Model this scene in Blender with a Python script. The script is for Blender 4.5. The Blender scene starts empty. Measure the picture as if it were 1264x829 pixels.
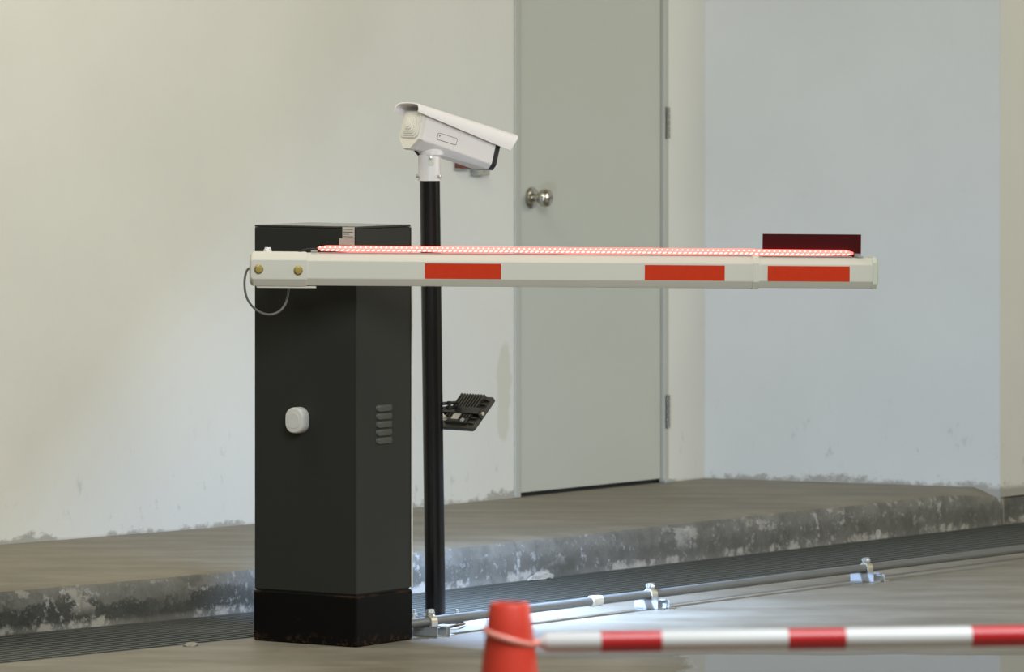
import bpy, bmesh, math, random
from mathutils import Vector, Matrix
random.seed(7)
PI = math.pi
F, H, CX, HC0 = 6900.0, 80.0, 632.0, 1.467      # focal length in px, horizon row, centre column, eye height
CURB = 0.118
scene = bpy.context.scene
COL = scene.collection

def P(px, py, Z):
    return Vector(((px - CX) * Z / F, Z, HC0 - (py - H) * Z / F))
def G(px, py, z=0.0):
    Z = F * (HC0 - z) / (py - H)
    return P(px, py, Z)

# ------------------------------------------------------------------ materials
def new_mat(name):
    m = bpy.data.materials.new(name); m.use_nodes = True
    nt = m.node_tree; nt.nodes.clear()
    out = nt.nodes.new('ShaderNodeOutputMaterial')
    b = nt.nodes.new('ShaderNodeBsdfPrincipled')
    nt.links.new(b.outputs[0], out.inputs[0])
    return m, nt, b
class NT:
    def __init__(s, nt): s.nt = nt
    def n(s, t, **kw):
        x = s.nt.nodes.new(t)
        for k, v in kw.items(): setattr(x, k, v)
        return x
    def l(s, a, b): s.nt.links.new(a, b)
    def setv(s, sock, v):
        if hasattr(v, 'is_linked') or hasattr(v, 'links'): s.l(v, sock)
        else: sock.default_value = v
    def pos(s): return s.n('ShaderNodeNewGeometry').outputs['Position']
    def obj(s): return s.n('ShaderNodeTexCoord').outputs['Object']
    def map(s, v, loc=(0,0,0), rot=(0,0,0), sc=(1,1,1)):
        m = s.n('ShaderNodeMapping'); s.l(v, m.inputs[0])
        m.inputs[1].default_value = loc; m.inputs[2].default_value = rot; m.inputs[3].default_value = sc
        return m.outputs[0]
    def noise(s, v, scale, detail=4, rough=.55):
        m = s.n('ShaderNodeTexNoise'); s.l(v, m.inputs['Vector'])
        m.inputs['Scale'].default_value = scale; m.inputs['Detail'].default_value = detail
        m.inputs['Roughness'].default_value = rough
        return m.outputs['Fac']
    def math(s, op, a, b=0.0, c=0.0, clamp=False):
        m = s.n('ShaderNodeMath', operation=op, use_clamp=clamp)
        s.setv(m.inputs[0], a); s.setv(m.inputs[1], b); s.setv(m.inputs[2], c)
        return m.outputs[0]
    def rng(s, v, a, b, c=0.0, d=1.0):
        m = s.n('ShaderNodeMapRange'); m.clamp = True
        s.setv(m.inputs[0], v); s.setv(m.inputs[1], a); s.setv(m.inputs[2], b); s.setv(m.inputs[3], c); s.setv(m.inputs[4], d)
        return m.outputs[0]
    def mix(s, f, a, b):
        m = s.n('ShaderNodeMix', data_type='RGBA')
        s.setv(m.inputs[0], f)
        for sock, v in ((m.inputs[6], a), (m.inputs[7], b)):
            if isinstance(v, tuple): sock.default_value = (*v[:3], 1)
            else: s.l(v, sock)
        return m.outputs[2]
    def sep(s, v):
        m = s.n('ShaderNodeSeparateXYZ'); s.l(v, m.inputs[0]); return m.outputs
    def bump(s, h, strength, dist, b):
        m = s.n('ShaderNodeBump'); m.inputs['Strength'].default_value = strength
        m.inputs['Distance'].default_value = dist; s.l(h, m.inputs['Height']); s.l(m.outputs[0], b.inputs['Normal'])

def plain(name, col, rough=.5, metal=0.0, var=.06, scale=30, bump=0.0, spec=.5, emit=None, estr=0.0, alpha=None, trans=0.0, coat=0.0):
    m, nt, b = new_mat(name); t = NT(nt)
    v = t.obj()
    n = t.noise(v, scale, 3)
    lo = tuple(c * (1 - var) for c in col); hi = tuple(min(1, c * (1 + var)) for c in col)
    t.l(t.mix(n, lo, hi), b.inputs['Base Color'])
    b.inputs['Roughness'].default_value = rough; b.inputs['Metallic'].default_value = metal
    b.inputs['Specular IOR Level'].default_value = spec
    b.inputs['Transmission Weight'].default_value = trans
    b.inputs['Coat Weight'].default_value = coat
    if emit:
        b.inputs['Emission Color'].default_value = (*emit, 1); b.inputs['Emission Strength'].default_value = estr
    if bump: t.bump(t.noise(v, scale * 4, 4), bump, .002, b)
    return m

M = {}
M['cab'] = plain('graphite_powder_coat', (.029, .0302, .0262), .5, 0, .05, 60, .05, spec=.2)
M['lid'] = plain('graphite_lid_gloss', (.05, .05, .045), .14, 0, .05, 60)
M['louvre'] = plain('graphite_powder_coat_gloss', (.075, .075, .07), .25, 0, .05, 60)
M['gap'] = plain('black_rubber_and_gap_shade', (.004, .004, .004), .8)
M['black'] = plain('black_gloss_paint', (.005, .005, .006), .25, 0, .1, 40, .0, spec=.4)
M['blackm'] = plain('black_matt_metal', (.02, .019, .017), .5, 0, .1, 60)
M['lampm'] = plain('grey_black_casting', (.040, .037, .030), .55, 0, .1, 60)
M['blackp'] = plain('black_plastic', (.01, .011, .014), .35)
M['white'] = plain('white_coated_metal', (.80, .76, .76), .35, 0, .02, 20)
M['cream'] = plain('cream_plastic', (.72, .70, .64), .5, 0, .02, 20)
M['boom'] = plain('painted_aluminium', (.68, .65, .565), .38, 0, .02, 8)
M['boomend'] = plain('pale_plastic_cap', (.60, .62, .52), .5, 0, .02, 20)
M['brass'] = plain('brass_bolt', (.36, .27, .08), .35, .85, .15, 80)
M['orange'] = plain('red_reflective_tape', (.63, .034, .002), .6, 0, .05, 60, spec=.2)
M['steel'] = plain('galvanised_steel', (.60, .61, .60), .35, .75, .15, 90)
M['zinc'] = plain('zinc_bracket', (.48, .50, .52), .45, .5, .2, 60)
M['yzinc'] = plain('pale_zinc_strap', (.62, .58, .46), .4, .6, .15, 60)
M['chrome'] = plain('satin_nickel', (.52, .49, .43), .24, 1, .05, 40)
M['hinge'] = plain('worn_steel_hinge', (.22, .21, .18), .45, .7, .3, 60)
M['conduit'] = plain('grey_conduit', (.175, .18, .18), .42, .2, .12, 12)
M['coupling'] = plain('pale_plastic_coupling', (.66, .65, .60), .5)
M['wire'] = plain('grey_cable', (.13, .13, .12), .5)
M['bwire'] = plain('dark_cable', (.02, .015, .015), .5)
M['sticker'] = plain('paper_sticker', (.62, .58, .52), .6)
M['psticker'] = plain('paper_sticker_pink', (.60, .46, .42), .6)
M['ink'] = plain('sticker_print', (.08, .07, .07), .7)
M['knobw'] = plain('white_plastic', (.70, .68, .65), .4)
M['door'] = plain('door_paint', (.475, .48, .415), .42, 0, .03, 3)
M['frame'] = plain('door_frame_paint', (.42, .42, .37), .45, 0, .04, 6)
M['redplate'] = plain('dark_red_acrylic', (.06, .0016, .0022), .5, 0, .02, spec=.1)
M['clear'] = plain('clear_plastic', (.85, .85, .85), .15, trans=.7)
M['led'] = plain('led_ribbon_red', (.7, .12, .10), .4, emit=(1, .15, .125), estr=2.2)
M['diode'] = plain('led_diode_glow', (1, .7, .65), .4, emit=(1, .30, .25), estr=2.8)
M['ledbed'] = plain('led_backing_strip', (.5, .28, .27), .5)
M['redbox'] = plain('red_brown_plastic', (.14, .032, .018), .45)
M['greybox'] = plain('grey_beige_box', (.36, .34, .29), .5)
M['cone'] = plain('orange_pvc', (.58, .042, .022), .45, 0, .05, 10)
M['ring'] = plain('translucent_orange_loop', (.80, .30, .24), .4)
M['barw'] = plain('white_bar_plastic', (.56, .55, .54), .4, 0, .03, 10)
M['barr'] = plain('red_bar_sleeve', (.40, .012, .014), .35, 0, .05, 10)
M['chunk'] = plain('broken_mortar', (.34, .31, .26), .9, 0, .2, 60, .5)
M['twig'] = plain('brown_twig', (.12, .07, .04), .8)
M['lens'] = plain('lit_lamp_glass', (.9, .95, 1), .3, emit=(.62, .80, 1), estr=30)
M['glass'] = plain('dark_window_glass', (.01, .01, .012), .08)

def wall_mat(name, col, stain=False, bluish=0):
    m, nt, b = new_mat(name); t = NT(nt); p = t.pos()
    z = t.sep(p)[2]
    big = t.noise(p, 1.6, 4); fine = t.noise(p, 14, 5, .65)
    base = t.mix(t.rng(big, .3, .7), tuple(c * .955 for c in col), tuple(c * 1.03 for c in col))
    base = t.mix(t.math('MULTIPLY', t.rng(fine, .62, .8), .12), base, tuple(c * .7 for c in col))
    # scuffs low down
    sc = t.noise(t.map(p, sc=(9, 9, 5)), 2.5, 6, .7)
    low = t.rng(z, CURB + .06, CURB + .34, 1, 0)
    base = t.mix(t.math('MULTIPLY', t.math('MULTIPLY', t.rng(sc, .60, .70), low), .5), base, (.32, .32, .29))
    # ragged mortar edge at the foot
    rag = t.math('ADD', t.math('MULTIPLY', t.noise(t.map(p, sc=(1, 1, .8)), 4, 3, .5), .55), t.math('MULTIPLY', t.noise(t.map(p, sc=(1, 1, 1.3)), 30, 5, .7), .45))
    edge = t.math('SUBTRACT', t.math('SUBTRACT', z, CURB), t.math('MULTIPLY', t.rng(rag, .46, .68), .042))
    base = t.mix(t.rng(edge, -.008, .008, .8, 0), base, (.29, .27, .225))
    if stain:
        c = G(622, 615, CURB)
        s = t.sep(p)
        wob = t.math('MULTIPLY', t.math('SUBTRACT', t.noise(p, 16, 3), .5), .03)
        dx = t.math('DIVIDE', t.math('ADD', t.math('SUBTRACT', s[0], c.x), wob), .021)
        dz = t.math('DIVIDE', t.math('SUBTRACT', z, .45), .155)
        r = t.math('ADD', t.math('POWER', t.math('ABSOLUTE', dx), 2.0), t.math('POWER', t.math('ABSOLUTE', dz), 4.0))
        base = t.mix(t.rng(r, .7, 1.15, .6, 0), base, (.52, .50, .40))
    t.l(base, b.inputs['Base Color']); b.inputs['Roughness'].default_value = .62
    b.inputs['Specular IOR Level'].default_value = .3
    hh = t.math('ADD', t.math('MULTIPLY', t.noise(p, 5, 4), .6), t.math('MULTIPLY', t.noise(p, 45, 4, .6), .25))
    t.bump(hh, .12, .012, b)
    return m
M['wall'] = wall_mat('painted_plaster', (.66, .645, .585), True)
M['wallr'] = wall_mat('painted_plaster_blue_lit', (.635, .64, .61))  # same plaster, cooler colour carries part of the floodlight's blue cast

ANG = math.radians(51)
def slab_mat(name, lo, mid, hi, floor=False):
    m, nt, b = new_mat(name); t = NT(nt); p = t.pos()
    al = t.map(p, rot=(0, 0, -ANG))           # x runs along the kerb
    hor = t.noise(t.map(p, sc=(1.2, 3.0, 1)), 2.0, 5, .6)
    n1 = t.noise(p, 3.5, 6, .62); n2 = t.noise(p, 26, 6, .7)
    f = t.math('ADD', t.math('MULTIPLY', hor, .65), t.math('MULTIPLY', n1, .35))
    base = t.mix(t.rng(f, .40, .52), lo, mid)
    base = t.mix(t.rng(f, .5, .64), base, hi)
    base = t.mix(t.math('MULTIPLY', t.rng(n2, .6, .78), .3), base, tuple(c * .6 for c in lo))
    rough = t.rng(n1, .3, .7, .42, .62)
    if floor:
        # expansion joint filled with brown grit
        a = G(580, 778.5); c = G(1264, 688)
        d = (c - a).normalized(); nrm = Vector((-d.y, d.x, 0))
        vd = t.n('ShaderNodeVectorMath', operation='DOT_PRODUCT'); t.l(p, vd.inputs[0]); vd.inputs[1].default_value = nrm
        dist = t.math('ABSOLUTE', t.math('ADD', t.math('SUBTRACT', vd.outputs['Value'], a.dot(nrm)), t.math('MULTIPLY', t.math('SUBTRACT', t.noise(p, 7, 3), .5), .012)))
        base = t.mix(t.math('MULTIPLY', t.rng(dist, .007, .013, .8, 0), t.rng(t.sep(p)[0], -.2, -.12)), base, (.08, .06, .04))
        # puddle
        s = t.sep(p)
        w = t.math('MULTIPLY', t.math('SUBTRACT', t.noise(t.map(p, sc=(1, 1, 1)), 3.0, 4), .5), .22)
        q = G(840, 812)
        far = t.math('SUBTRACT', t.math('SUBTRACT', 13.93, s[1]), t.math('MULTIPLY', w, .6))
        lft = t.math('SUBTRACT', s[0], t.math('ADD', q.x - .02, w))
        wet = t.math('MULTIPLY', t.rng(far, 0, .03), t.rng(lft, 0, .03))
        nearb = t.math('ADD', t.math('SUBTRACT', s[1], 12.75), w); rgt = t.math('SUBTRACT', t.math('ADD', 2.1, w), s[0])
        wet = t.math('MULTIPLY', t.math('MULTIPLY', wet, t.rng(nearb, 0, .03)), t.rng(rgt, 0, .03))
        rim = t.math('MULTIPLY', t.rng(far, -.10, .0), t.rng(lft, -.12, .0))
        rim = t.math('MULTIPLY', t.math('MULTIPLY', rim, t.rng(nearb, -.12, 0)), t.rng(rgt, -.12, 0))
        base = t.mix(t.math('MULTIPLY', rim, .35), base, (.11, .095, .075))
        base = t.mix(wet, base, (.10, .095, .085))
        rough = t.math('MULTIPLY', rough, t.rng(wet, 0, 1, 1, .06))
        b.inputs['Specular IOR Level'].default_value = .5
        hmul = t.rng(wet, 0, 1, 1, 0)
        hh = t.math('MULTIPLY', t.math('ADD', t.math('MULTIPLY', n1, .5), t.math('MULTIPLY', n2, .3)), hmul)
    else:
        hh = t.math('ADD', t.math('MULTIPLY', n1, .5), t.math('MULTIPLY', n2, .3))
    t.l(base, b.inputs['Base Color']); t.l(rough, b.inputs['Roughness'])
    t.bump(hh, .35, .01, b)
    return m
M['floor'] = slab_mat('worn_concrete_floor', (.19, .165, .125), (.235, .208, .163), (.285, .258, .21), True)

def curb_mat():
    m, nt, b = new_mat('stained_kerb_concrete'); t = NT(nt); p = t.pos()
    nz = t.sep(t.n('ShaderNodeNewGeometry').outputs['Normal'])[2]
    z = t.sep(p)[2]
    hor = t.noise(t.map(p, sc=(1.2, 4.0, 1)), 2.2, 5, .6); n1 = t.noise(p, 5, 6, .65); n2 = t.noise(p, 34, 6, .72)
    f = t.math('ADD', t.math('MULTIPLY', hor, .7), t.math('MULTIPLY', n1, .3))
    top = t.mix(t.rng(f, .36, .54), (.165, .145, .108), (.21, .187, .143))
    top = t.mix(t.rng(f, .52, .68), top, (.25, .224, .172))
    big = t.noise(p, 2.6, 5, .6)
    face = t.mix(t.rng(n1, .35, .65), (.11, .105, .09), (.205, .197, .175))
    # dark mould band low on the face, mostly to the left
    x = t.sep(p)[0]
    lim = t.math('ADD', .070, t.math('MULTIPLY', t.math('SUBTRACT', t.math('ADD', t.math('MULTIPLY', n1, .6), t.math('MULTIPLY', n2, .4)), .5), .26))
    band = t.math('MULTIPLY', t.rng(t.math('SUBTRACT', lim, z), -.004, .008), t.rng(t.math('ADD', z, t.math('MULTIPLY', n2, .03)), .022, .036))
    band = t.math('MULTIPLY', band, t.rng(t.math('ADD', x, t.math('MULTIPLY', big, .6)), -.45, .3, .9, .30))
    face = t.mix(band, face, (.035, .037, .03))
    # chipped pale patches
    ch = t.math('MULTIPLY', t.rng(t.noise(t.map(p, sc=(1, 1, 1.6)), 4.2, 6, .65), .60, .625), t.rng(z, .03, .06))
    face = t.mix(t.math('MULTIPLY', ch, .8), face, (.34, .315, .275))
    dk = t.rng(t.noise(p, 13, 6, .7), .50, .60)
    face = t.mix(t.math('MULTIPLY', dk, .55), face, (.085, .082, .07))
    sp = t.math('MULTIPLY', t.rng(n2, .56, .64), t.rng(n1, .42, .55))
    face = t.mix(t.math('MULTIPLY', sp, .75), face, (.42, .42, .405))
    pl = t.math('MULTIPLY', t.rng(t.math('ADD', z, t.math('MULTIPLY', t.math('SUBTRACT', n2, .5), .06)), .026, .018), t.rng(t.noise(p, 6, 6, .7), .50, .56))
    face = t.mix(t.math('MULTIPLY', pl, .75), face, (.45, .415, .36))
    base = t.mix(t.rng(nz, .35, .8), face, top)
    t.l(base, b.inputs['Base Color']); b.inputs['Roughness'].default_value = .6
    t.bump(t.math('ADD', t.math('MULTIPLY', n1, .6), t.math('MULTIPLY', n2, .35)), .6, .014, b)
    return m
M['curb'] = curb_mat()
M['grate'] = plain('dark_grating_metal', (.075, .080, .072), .45, .2, .25, 8, .1)
M['pit'] = plain('wet_channel_bed', (.075, .075, .068), .5, 0, .3, 8)

def rust_base():
    m, nt, b = new_mat('black_base_paint_rusty'); t = NT(nt); p = t.pos()
    z = t.sep(p)[2]
    n = t.noise(p, 70, 5, .7); n2 = t.noise(p, 9, 4)
    low = t.rng(t.math('ADD', z, t.math('MULTIPLY', t.math('SUBTRACT', n2, .5), .06)), .0, .03, 1, 0)
    k = t.math('MULTIPLY', t.rng(n, .52, .6), low)
    k2 = t.math('MULTIPLY', t.rng(n, .70, .73), .7)
    edge = t.math('MULTIPLY', t.rng(z, .121, .127), t.rng(n2, .5, .6))
    base = t.mix(t.math('MAXIMUM', t.math('MAXIMUM', t.math('MULTIPLY', k, .8), k2), t.math('MULTIPLY', edge, .5)), (.005, .0046, .0042), (.075, .036, .018))
    t.l(base, b.inputs['Base Color']); b.inputs['Roughness'].default_value = .5; b.inputs['Specular IOR Level'].default_value = .08
    t.bump(n, .1, .002, b)
    return m
M['base'] = rust_base()

# ------------------------------------------------------------------ mesh helpers
def wloc(o):
    v = Vector((0, 0, 0))
    while o: v += o.location; o = o.parent
    return v
def obj(name, bm, m, parent=None, origin=None, smooth=False, bevel=0, seg=2, sub=0):
    me = bpy.data.meshes.new(name)
    off = wloc(parent) if parent else (Vector(origin) if origin is not None else Vector((0, 0, 0)))
    bmesh.ops.recalc_face_normals(bm, faces=bm.faces)
    bmesh.ops.translate(bm, verts=bm.verts, vec=-off)
    bm.to_mesh(me); bm.free()
    me.materials.append(m)
    if smooth:
        for p in me.polygons: p.use_smooth = True
    o = bpy.data.objects.new(name, me); COL.objects.link(o)
    if parent: o.parent = parent
    elif origin is not None: o.location = off
    if bevel:
        md = o.modifiers.new('bevel', 'BEVEL'); md.width = bevel; md.segments = seg; md.limit_method = 'ANGLE'; md.angle_limit = math.radians(35)
        md.harden_normals = False
        for p in me.polygons: p.use_smooth = True
        wn = o.modifiers.new('wn', 'WEIGHTED_NORMAL'); wn.keep_sharp = True
    elif smooth:
        me.set_sharp_from_angle(angle=math.radians(40))
    if sub:
        md = o.modifiers.new('sub', 'SUBSURF'); md.levels = sub; md.render_levels = sub
    return o
def empty(name, loc, label, cat, group=None):
    o = bpy.data.objects.new(name, None); COL.objects.link(o); o.location = loc; o.empty_display_size = .05
    tag(o, label, cat, group); return o
def tag(o, label=None, cat=None, group=None, kind=None):
    if label: o['label'] = label
    if cat: o['category'] = cat
    if group: o['group'] = group
    if kind: o['kind'] = kind
    return o
def copy_tree(o, parent=None):
    c = o.copy(); COL.objects.link(c); c.parent = parent
    for ch in list(o.children): copy_tree(ch, c)
    return c
I4 = Matrix.Identity(4)
def frame(o, x, y, z):
    m = Matrix((x, y, z)).transposed().to_4x4(); m.translation = o; return m
def box(bm, a, b, M4=I4):
    vs = [bm.verts.new(M4 @ Vector((x, y, z))) for x in (a[0], b[0]) for y in (a[1], b[1]) for z in (a[2], b[2])]
    for f in ((0,1,3,2),(4,6,7,5),(0,4,5,1),(2,3,7,6),(0,2,6,4),(1,5,7,3)): bm.faces.new([vs[i] for i in f])
def loft(bm, rings, caps=True, closed=False):
    R = [[bm.verts.new(v) for v in r] for r in rings]
    n = len(R[0])
    pairs = list(zip(R, R[1:])) + ([(R[-1], R[0])] if closed else [])
    for a, b in pairs:
        for i in range(n): bm.faces.new((a[i], a[(i+1) % n], b[(i+1) % n], b[i]))
    if caps and not closed: bm.faces.new(R[0][::-1]); bm.faces.new(R[-1])
def tube(bm, pts, r, n=12, caps=True):
    pts = [Vector(p) for p in pts]; rings = []; up = None
    for i, p in enumerate(pts):
        d = (pts[min(i+1, len(pts)-1)] - pts[max(i-1, 0)]).normalized()
        if up is None:
            up = Vector((0, 0, 1)) if abs(d.z) < .9 else Vector((1, 0, 0))
        s = d.cross(up).normalized(); up = s.cross(d).normalized()
        rr = r[i] if isinstance(r, (list, tuple)) else r
        rings.append([p + (s * math.cos(2*PI*k/n) + up * math.sin(2*PI*k/n)) * rr for k in range(n)])
    loft(bm, rings, caps)
def lathe(bm, prof, M4=I4, n=24):      # profile of (radius, height)
    rings = [[M4 @ Vector((r*math.cos(2*PI*k/n), r*math.sin(2*PI*k/n), z)) for k in range(n)] for r, z in prof]
    loft(bm, rings)
def prism(bm, poly, z0, z1, M4=I4):
    loft(bm, [[M4 @ Vector((x, y, z0)) for x, y in poly], [M4 @ Vector((x, y, z1)) for x, y in poly]])
def rrect(w, h, r, n=5):
    o = []
    for cx, cy, a in ((w/2-r, h/2-r, 0), (-w/2+r, h/2-r, 90), (-w/2+r, -h/2+r, 180), (w/2-r, -h/2+r, 270)):
        for k in range(n+1):
            t = math.radians(a + 90*k/n); o.append((cx + r*math.cos(t), cy + r*math.sin(t)))
    return o
def spline(pts, n=8):
    pts = [Vector(p) for p in pts]; out = []
    for i in range(len(pts)-1):
        p0 = pts[max(i-1, 0)]; p1 = pts[i]; p2 = pts[i+1]; p3 = pts[min(i+2, len(pts)-1)]
        for k in range(n):
            t = k/n
            out.append(.5*((2*p1) + (p2-p0)*t + (2*p0-5*p1+4*p2-p3)*t*t + (3*p1-p0-3*p2+p3)*t**3))
    out.append(pts[-1]); return out
BM = bmesh.new

# ------------------------------------------------------------------ setting
def ext(a, b, d): return b + (b - a).normalized() * d
# foot of the plaster wall on the raised kerb
w0, w1, w2 = G(0, 672, CURB), G(313, 647, CURB), G(870, 590, CURB)
d0, d1 = (w1 - w0).normalized(), (w2 - w1).normalized()
wl = [ext(w1, w0, 2.2), w0, w1 - d0*.30, None, w1 + d1*.30, w2]
wl[3] = (wl[2] + w1*2 + wl[4]) / 4
def soft(a, b, c, n=6): return [a*(1-t)**2 + b*2*t*(1-t) + c*t*t for t in [k/n for k in range(n+1)]]
wall_line = [ext(w1, w0, 2.2)] + soft(w1 - d0*.35, w1, w1 + d1*.35)
dwall = d1; nwall = Vector((dwall.y, -dwall.x, 0))      # into the room (right / towards camera)
def on_wall(px):
    k = (px - CX) / F        # X = k*Z on the line w1 + d1 t
    t = (k*w1.y - w1.x) / (d1.x - k*d1.y)
    return w1 + d1*t
def flat(v, z): return Vector((v.x, v.y, z))
WTOP = 2.75
def wall_strip(bm, line, nrm, th=.12, z0=0.0, z1=WTOP):
    fr = [[flat(p, z0), flat(p, z1), flat(p - nrm*th, z1), flat(p - nrm*th, z0)] for p in line]
    loft(bm, fr)
jl, jr = on_wall(634), on_wall(823)          # outer edges of the door frame
DOORH = 2.08
bm = BM()
wall_strip(bm, wall_line + [jl], nwall)
wall_strip(bm, [jr, w2 + d1*.0], nwall)
wall_strip(bm, [jl, jr], nwall, z0=CURB + DOORH)
wall = obj('wall_left', bm, M['wall'], smooth=True)
tag(wall, 'long cream plastered wall running behind the barrier cabinet up to the door', 'wall', kind='structure')
# right hand wall of the recess
wr0, wr1 = w2.copy(), P(1234, 603, 17.84)
dr = (flat(wr1, 0) - flat(wr0, 0)).normalized(); nr = Vector((dr.y, -dr.x, 0))
db = Vector((.62, .785, 0)).normalized(); nb = Vector((db.y, -db.x, 0))
bm = BM(); wall_strip(bm, [wr0, wr1], nr)
wr = obj('wall_right', bm, M['wallr']); tag(wr, 'pale plastered wall right of the door recess, floodlight blue put into its colour', 'wall', kind='structure')
bm = BM(); c0 = flat(wr1, 0) + dr*.002
wall_strip(bm, [c0, c0 + db*3], nb, z0=.088)
wf = obj('wall_far', bm, M['wall']); tag(wf, 'cream wall end past the corner at the right edge', 'wall', kind='structure')
bm = BM(); wall_strip(bm, [c0 - nb*.012, c0 - nb*.012 + db*3], nb, z0=-.1, z1=.086)
ob = obj('baseboard_far', bm, M['curb']); tag(ob, 'bare concrete plinth under the cream wall end at the right edge', 'plinth', kind='structure')

# raised kerb
cb = [G(0, 784), G(313, 755), G(900, 686.5), G(1238.5, 647.1)]
curb_line = [ext(cb[1], cb[0], 2.2)] + [cb[0]] + soft(cb[1] - (cb[1]-cb[0]).normalized()*.3, cb[1], cb[1] + (cb[2]-cb[1]).normalized()*.3)
a, b_ = curb_line[-1], cb[2]
curb_line += [a.lerp(b_, k/8) for k in range(1, 9)] + [cb[2].lerp(cb[3], k/5) for k in range(1, 6)]
fine = []
for p, q in zip(curb_line, curb_line[1:]):
    n = max(1, int((q-p).length/.05)); fine += [p.lerp(q, k/n) for k in range(n)]
fine.append(curb_line[-1])
from mathutils import noise as mnoise
bm = BM(); rings = []
for i, p in enumerate(fine):
    d = (fine[min(i+1, len(fine)-1)] - fine[max(i-1, 0)]).normalized(); back = Vector((-d.y, d.x, 0))
    j = lambda s: (mnoise.noise(Vector((p.x*s, p.y*s, 3.1)))) 
    e = .004*j(6) + .004*j(15)
    tz = CURB + .003*j(9)
    end = max(0, (i - (len(fine) - 8)) / 8)          # worn-down corner at the right hand end
    tz2 = tz - .035*end*end
    prof = [(0 + e, -.1), (0 + e, .05 + .003*j(11)), (.004 + e, tz2 - .022), (.012 + e*.6, tz2 - .007), (.03, tz2 - .001), (.09, tz), (.20, CURB), (1.5, CURB), (1.5, -.1)]
    rings.append([Vector((p.x, p.y, 0)) + back*u + Vector((0, 0, z)) for u, z in prof])
loft(bm, rings)
ob = obj('concrete_curb', bm, M['curb'], smooth=True); tag(ob, 'raised grey concrete curb with chipped mouldy face below the wall and door', 'curb', kind='structure')

# near edge of the drain
de = [G(0, 819), G(313, 787), G(900, 722), G(1300, 678)]
edge_line = [ext(de[1], de[0], 2.0), de[0]] + soft(de[1] - (de[1]-de[0]).normalized()*.3, de[1], de[1] + (de[2]-de[1]).normalized()*.3) + [de[2], ext(de[2], de[3], 2.5)]
bm = BM()
near = [bm.verts.new((p.x, p.y, 0)) for p in edge_line]
front = [bm.verts.new((p.x*1.0 + (p.y-2)*.15, 2.0 , 0)) for p in edge_line]
for i in range(len(near)-1): bm.faces.new((front[i], front[i+1], near[i+1], near[i]))
lx = min(p.x for p in edge_line); 
v = [bm.verts.new(q) for q in ((front[0].co.x - 3, 2, 0), (edge_line[0].x - 3, edge_line[0].y, 0))]
bm.faces.new((v[0], front[0], near[0], v[1]))
v = [bm.verts.new(q) for q in ((6, 2, 0), (6, edge_line[-1].y, 0))]
bm.faces.new((front[-1], v[0], v[1], near[-1]))
lowv = [bm.verts.new((p.x, p.y, -.08)) for p in edge_line]
for i in range(len(near)-1): bm.faces.new((near[i], near[i+1], lowv[i+1], lowv[i]))
fl = obj('floor', bm, M['floor']); tag(fl, 'worn beige grey concrete floor with a wet puddle at the lower right', 'floor', kind='structure')
bm = BM(); bm.from_mesh(fl.data)
for f in bm.faces:
    if abs(f.normal.z) > .5 and f.normal.z < 0: f.normal_flip()
bm.to_mesh(fl.data); bm.free()

# drain: resample both edges and build the channel bed and the grating
def resample(line, n):
    L = [0]
    for p, q in zip(line, line[1:]): L.append(L[-1] + (q-p).length)
    out = []
    for k in range(n+1):
        s = L[-1]*k/n; i = 0
        while i < len(L)-2 and L[i+1] < s: i += 1
        out.append(line[i].lerp(line[i+1], (s-L[i])/(L[i+1]-L[i])))
    return out
curb_full = curb_line + [cb[3] + db*2.6]
N = 260
A = resample(edge_line, N)
def nearest(p, line):
    best = None
    for a, b2 in zip(line, line[1:]):
        d = b2 - a; t = max(0, min(1, (p-a).dot(d)/d.dot(d))); q = a + d*t
        if best is None or (q-p).length < (best-p).length: best = q
    return best
B = [nearest(p, curb_full) for p in A]
bm = BM()
loft(bm, [[flat(a, -.045), flat(b2, -.045), flat(b2, -.1), flat(a, -.1)] for a, b2 in zip(A, B)])
pit = obj('drain_channel', bm, M['pit']); tag(pit, 'dark bed of the drain below the grating', 'drain', kind='structure')
gr = empty('drain_grating', flat(A[N//2], 0), 'long dark metal grating over the drain along the foot of the curb', 'drain grating')
bm = BM(); NB = 15
for k in range(NB):
    t = .02 + .96*k/(NB-1)
    rings = []
    for a, b2 in zip(A, B):
        n = (b2-a).normalized(); c = a.lerp(b2, t)
        u = n*.0085
        rings.append([flat(c-u, -.001), flat(c+u, -.001), flat(c+u, -.03), flat(c-u, -.03)])
    loft(bm, rings)
obj('bearing_bars', bm, M['grate'], gr)
bm = BM()
L2 = resample(edge_line, 150); 
for a in L2:
    b2 = nearest(a, curb_full); n = (b2-a).normalized(); d = Vector((-n.y, n.x, 0))
    w = .0055
    p, q = a.lerp(b2, .015), a.lerp(b2, .985)
    loft(bm, [[flat(p-d*w, -.006), flat(p+d*w, -.006), flat(p+d*w, -.012), flat(p-d*w, -.012)], [flat(q-d*w, -.006), flat(q+d*w, -.006), flat(q+d*w, -.012), flat(q-d*w, -.012)]])
tag(obj('cross_bars', bm, M['grate'], gr), kind='stuff')
bm = BM()
for t0, t1 in ((.0, .022), (.978, 1.0)):
    loft(bm, [[flat(a.lerp(b2, t0), 0), flat(a.lerp(b2, t1), 0), flat(a.lerp(b2, t1), -.08), flat(a.lerp(b2, t0), -.08)] for a, b2 in zip(A, B)])
obj('frame', bm, M['grate'], gr)

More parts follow.
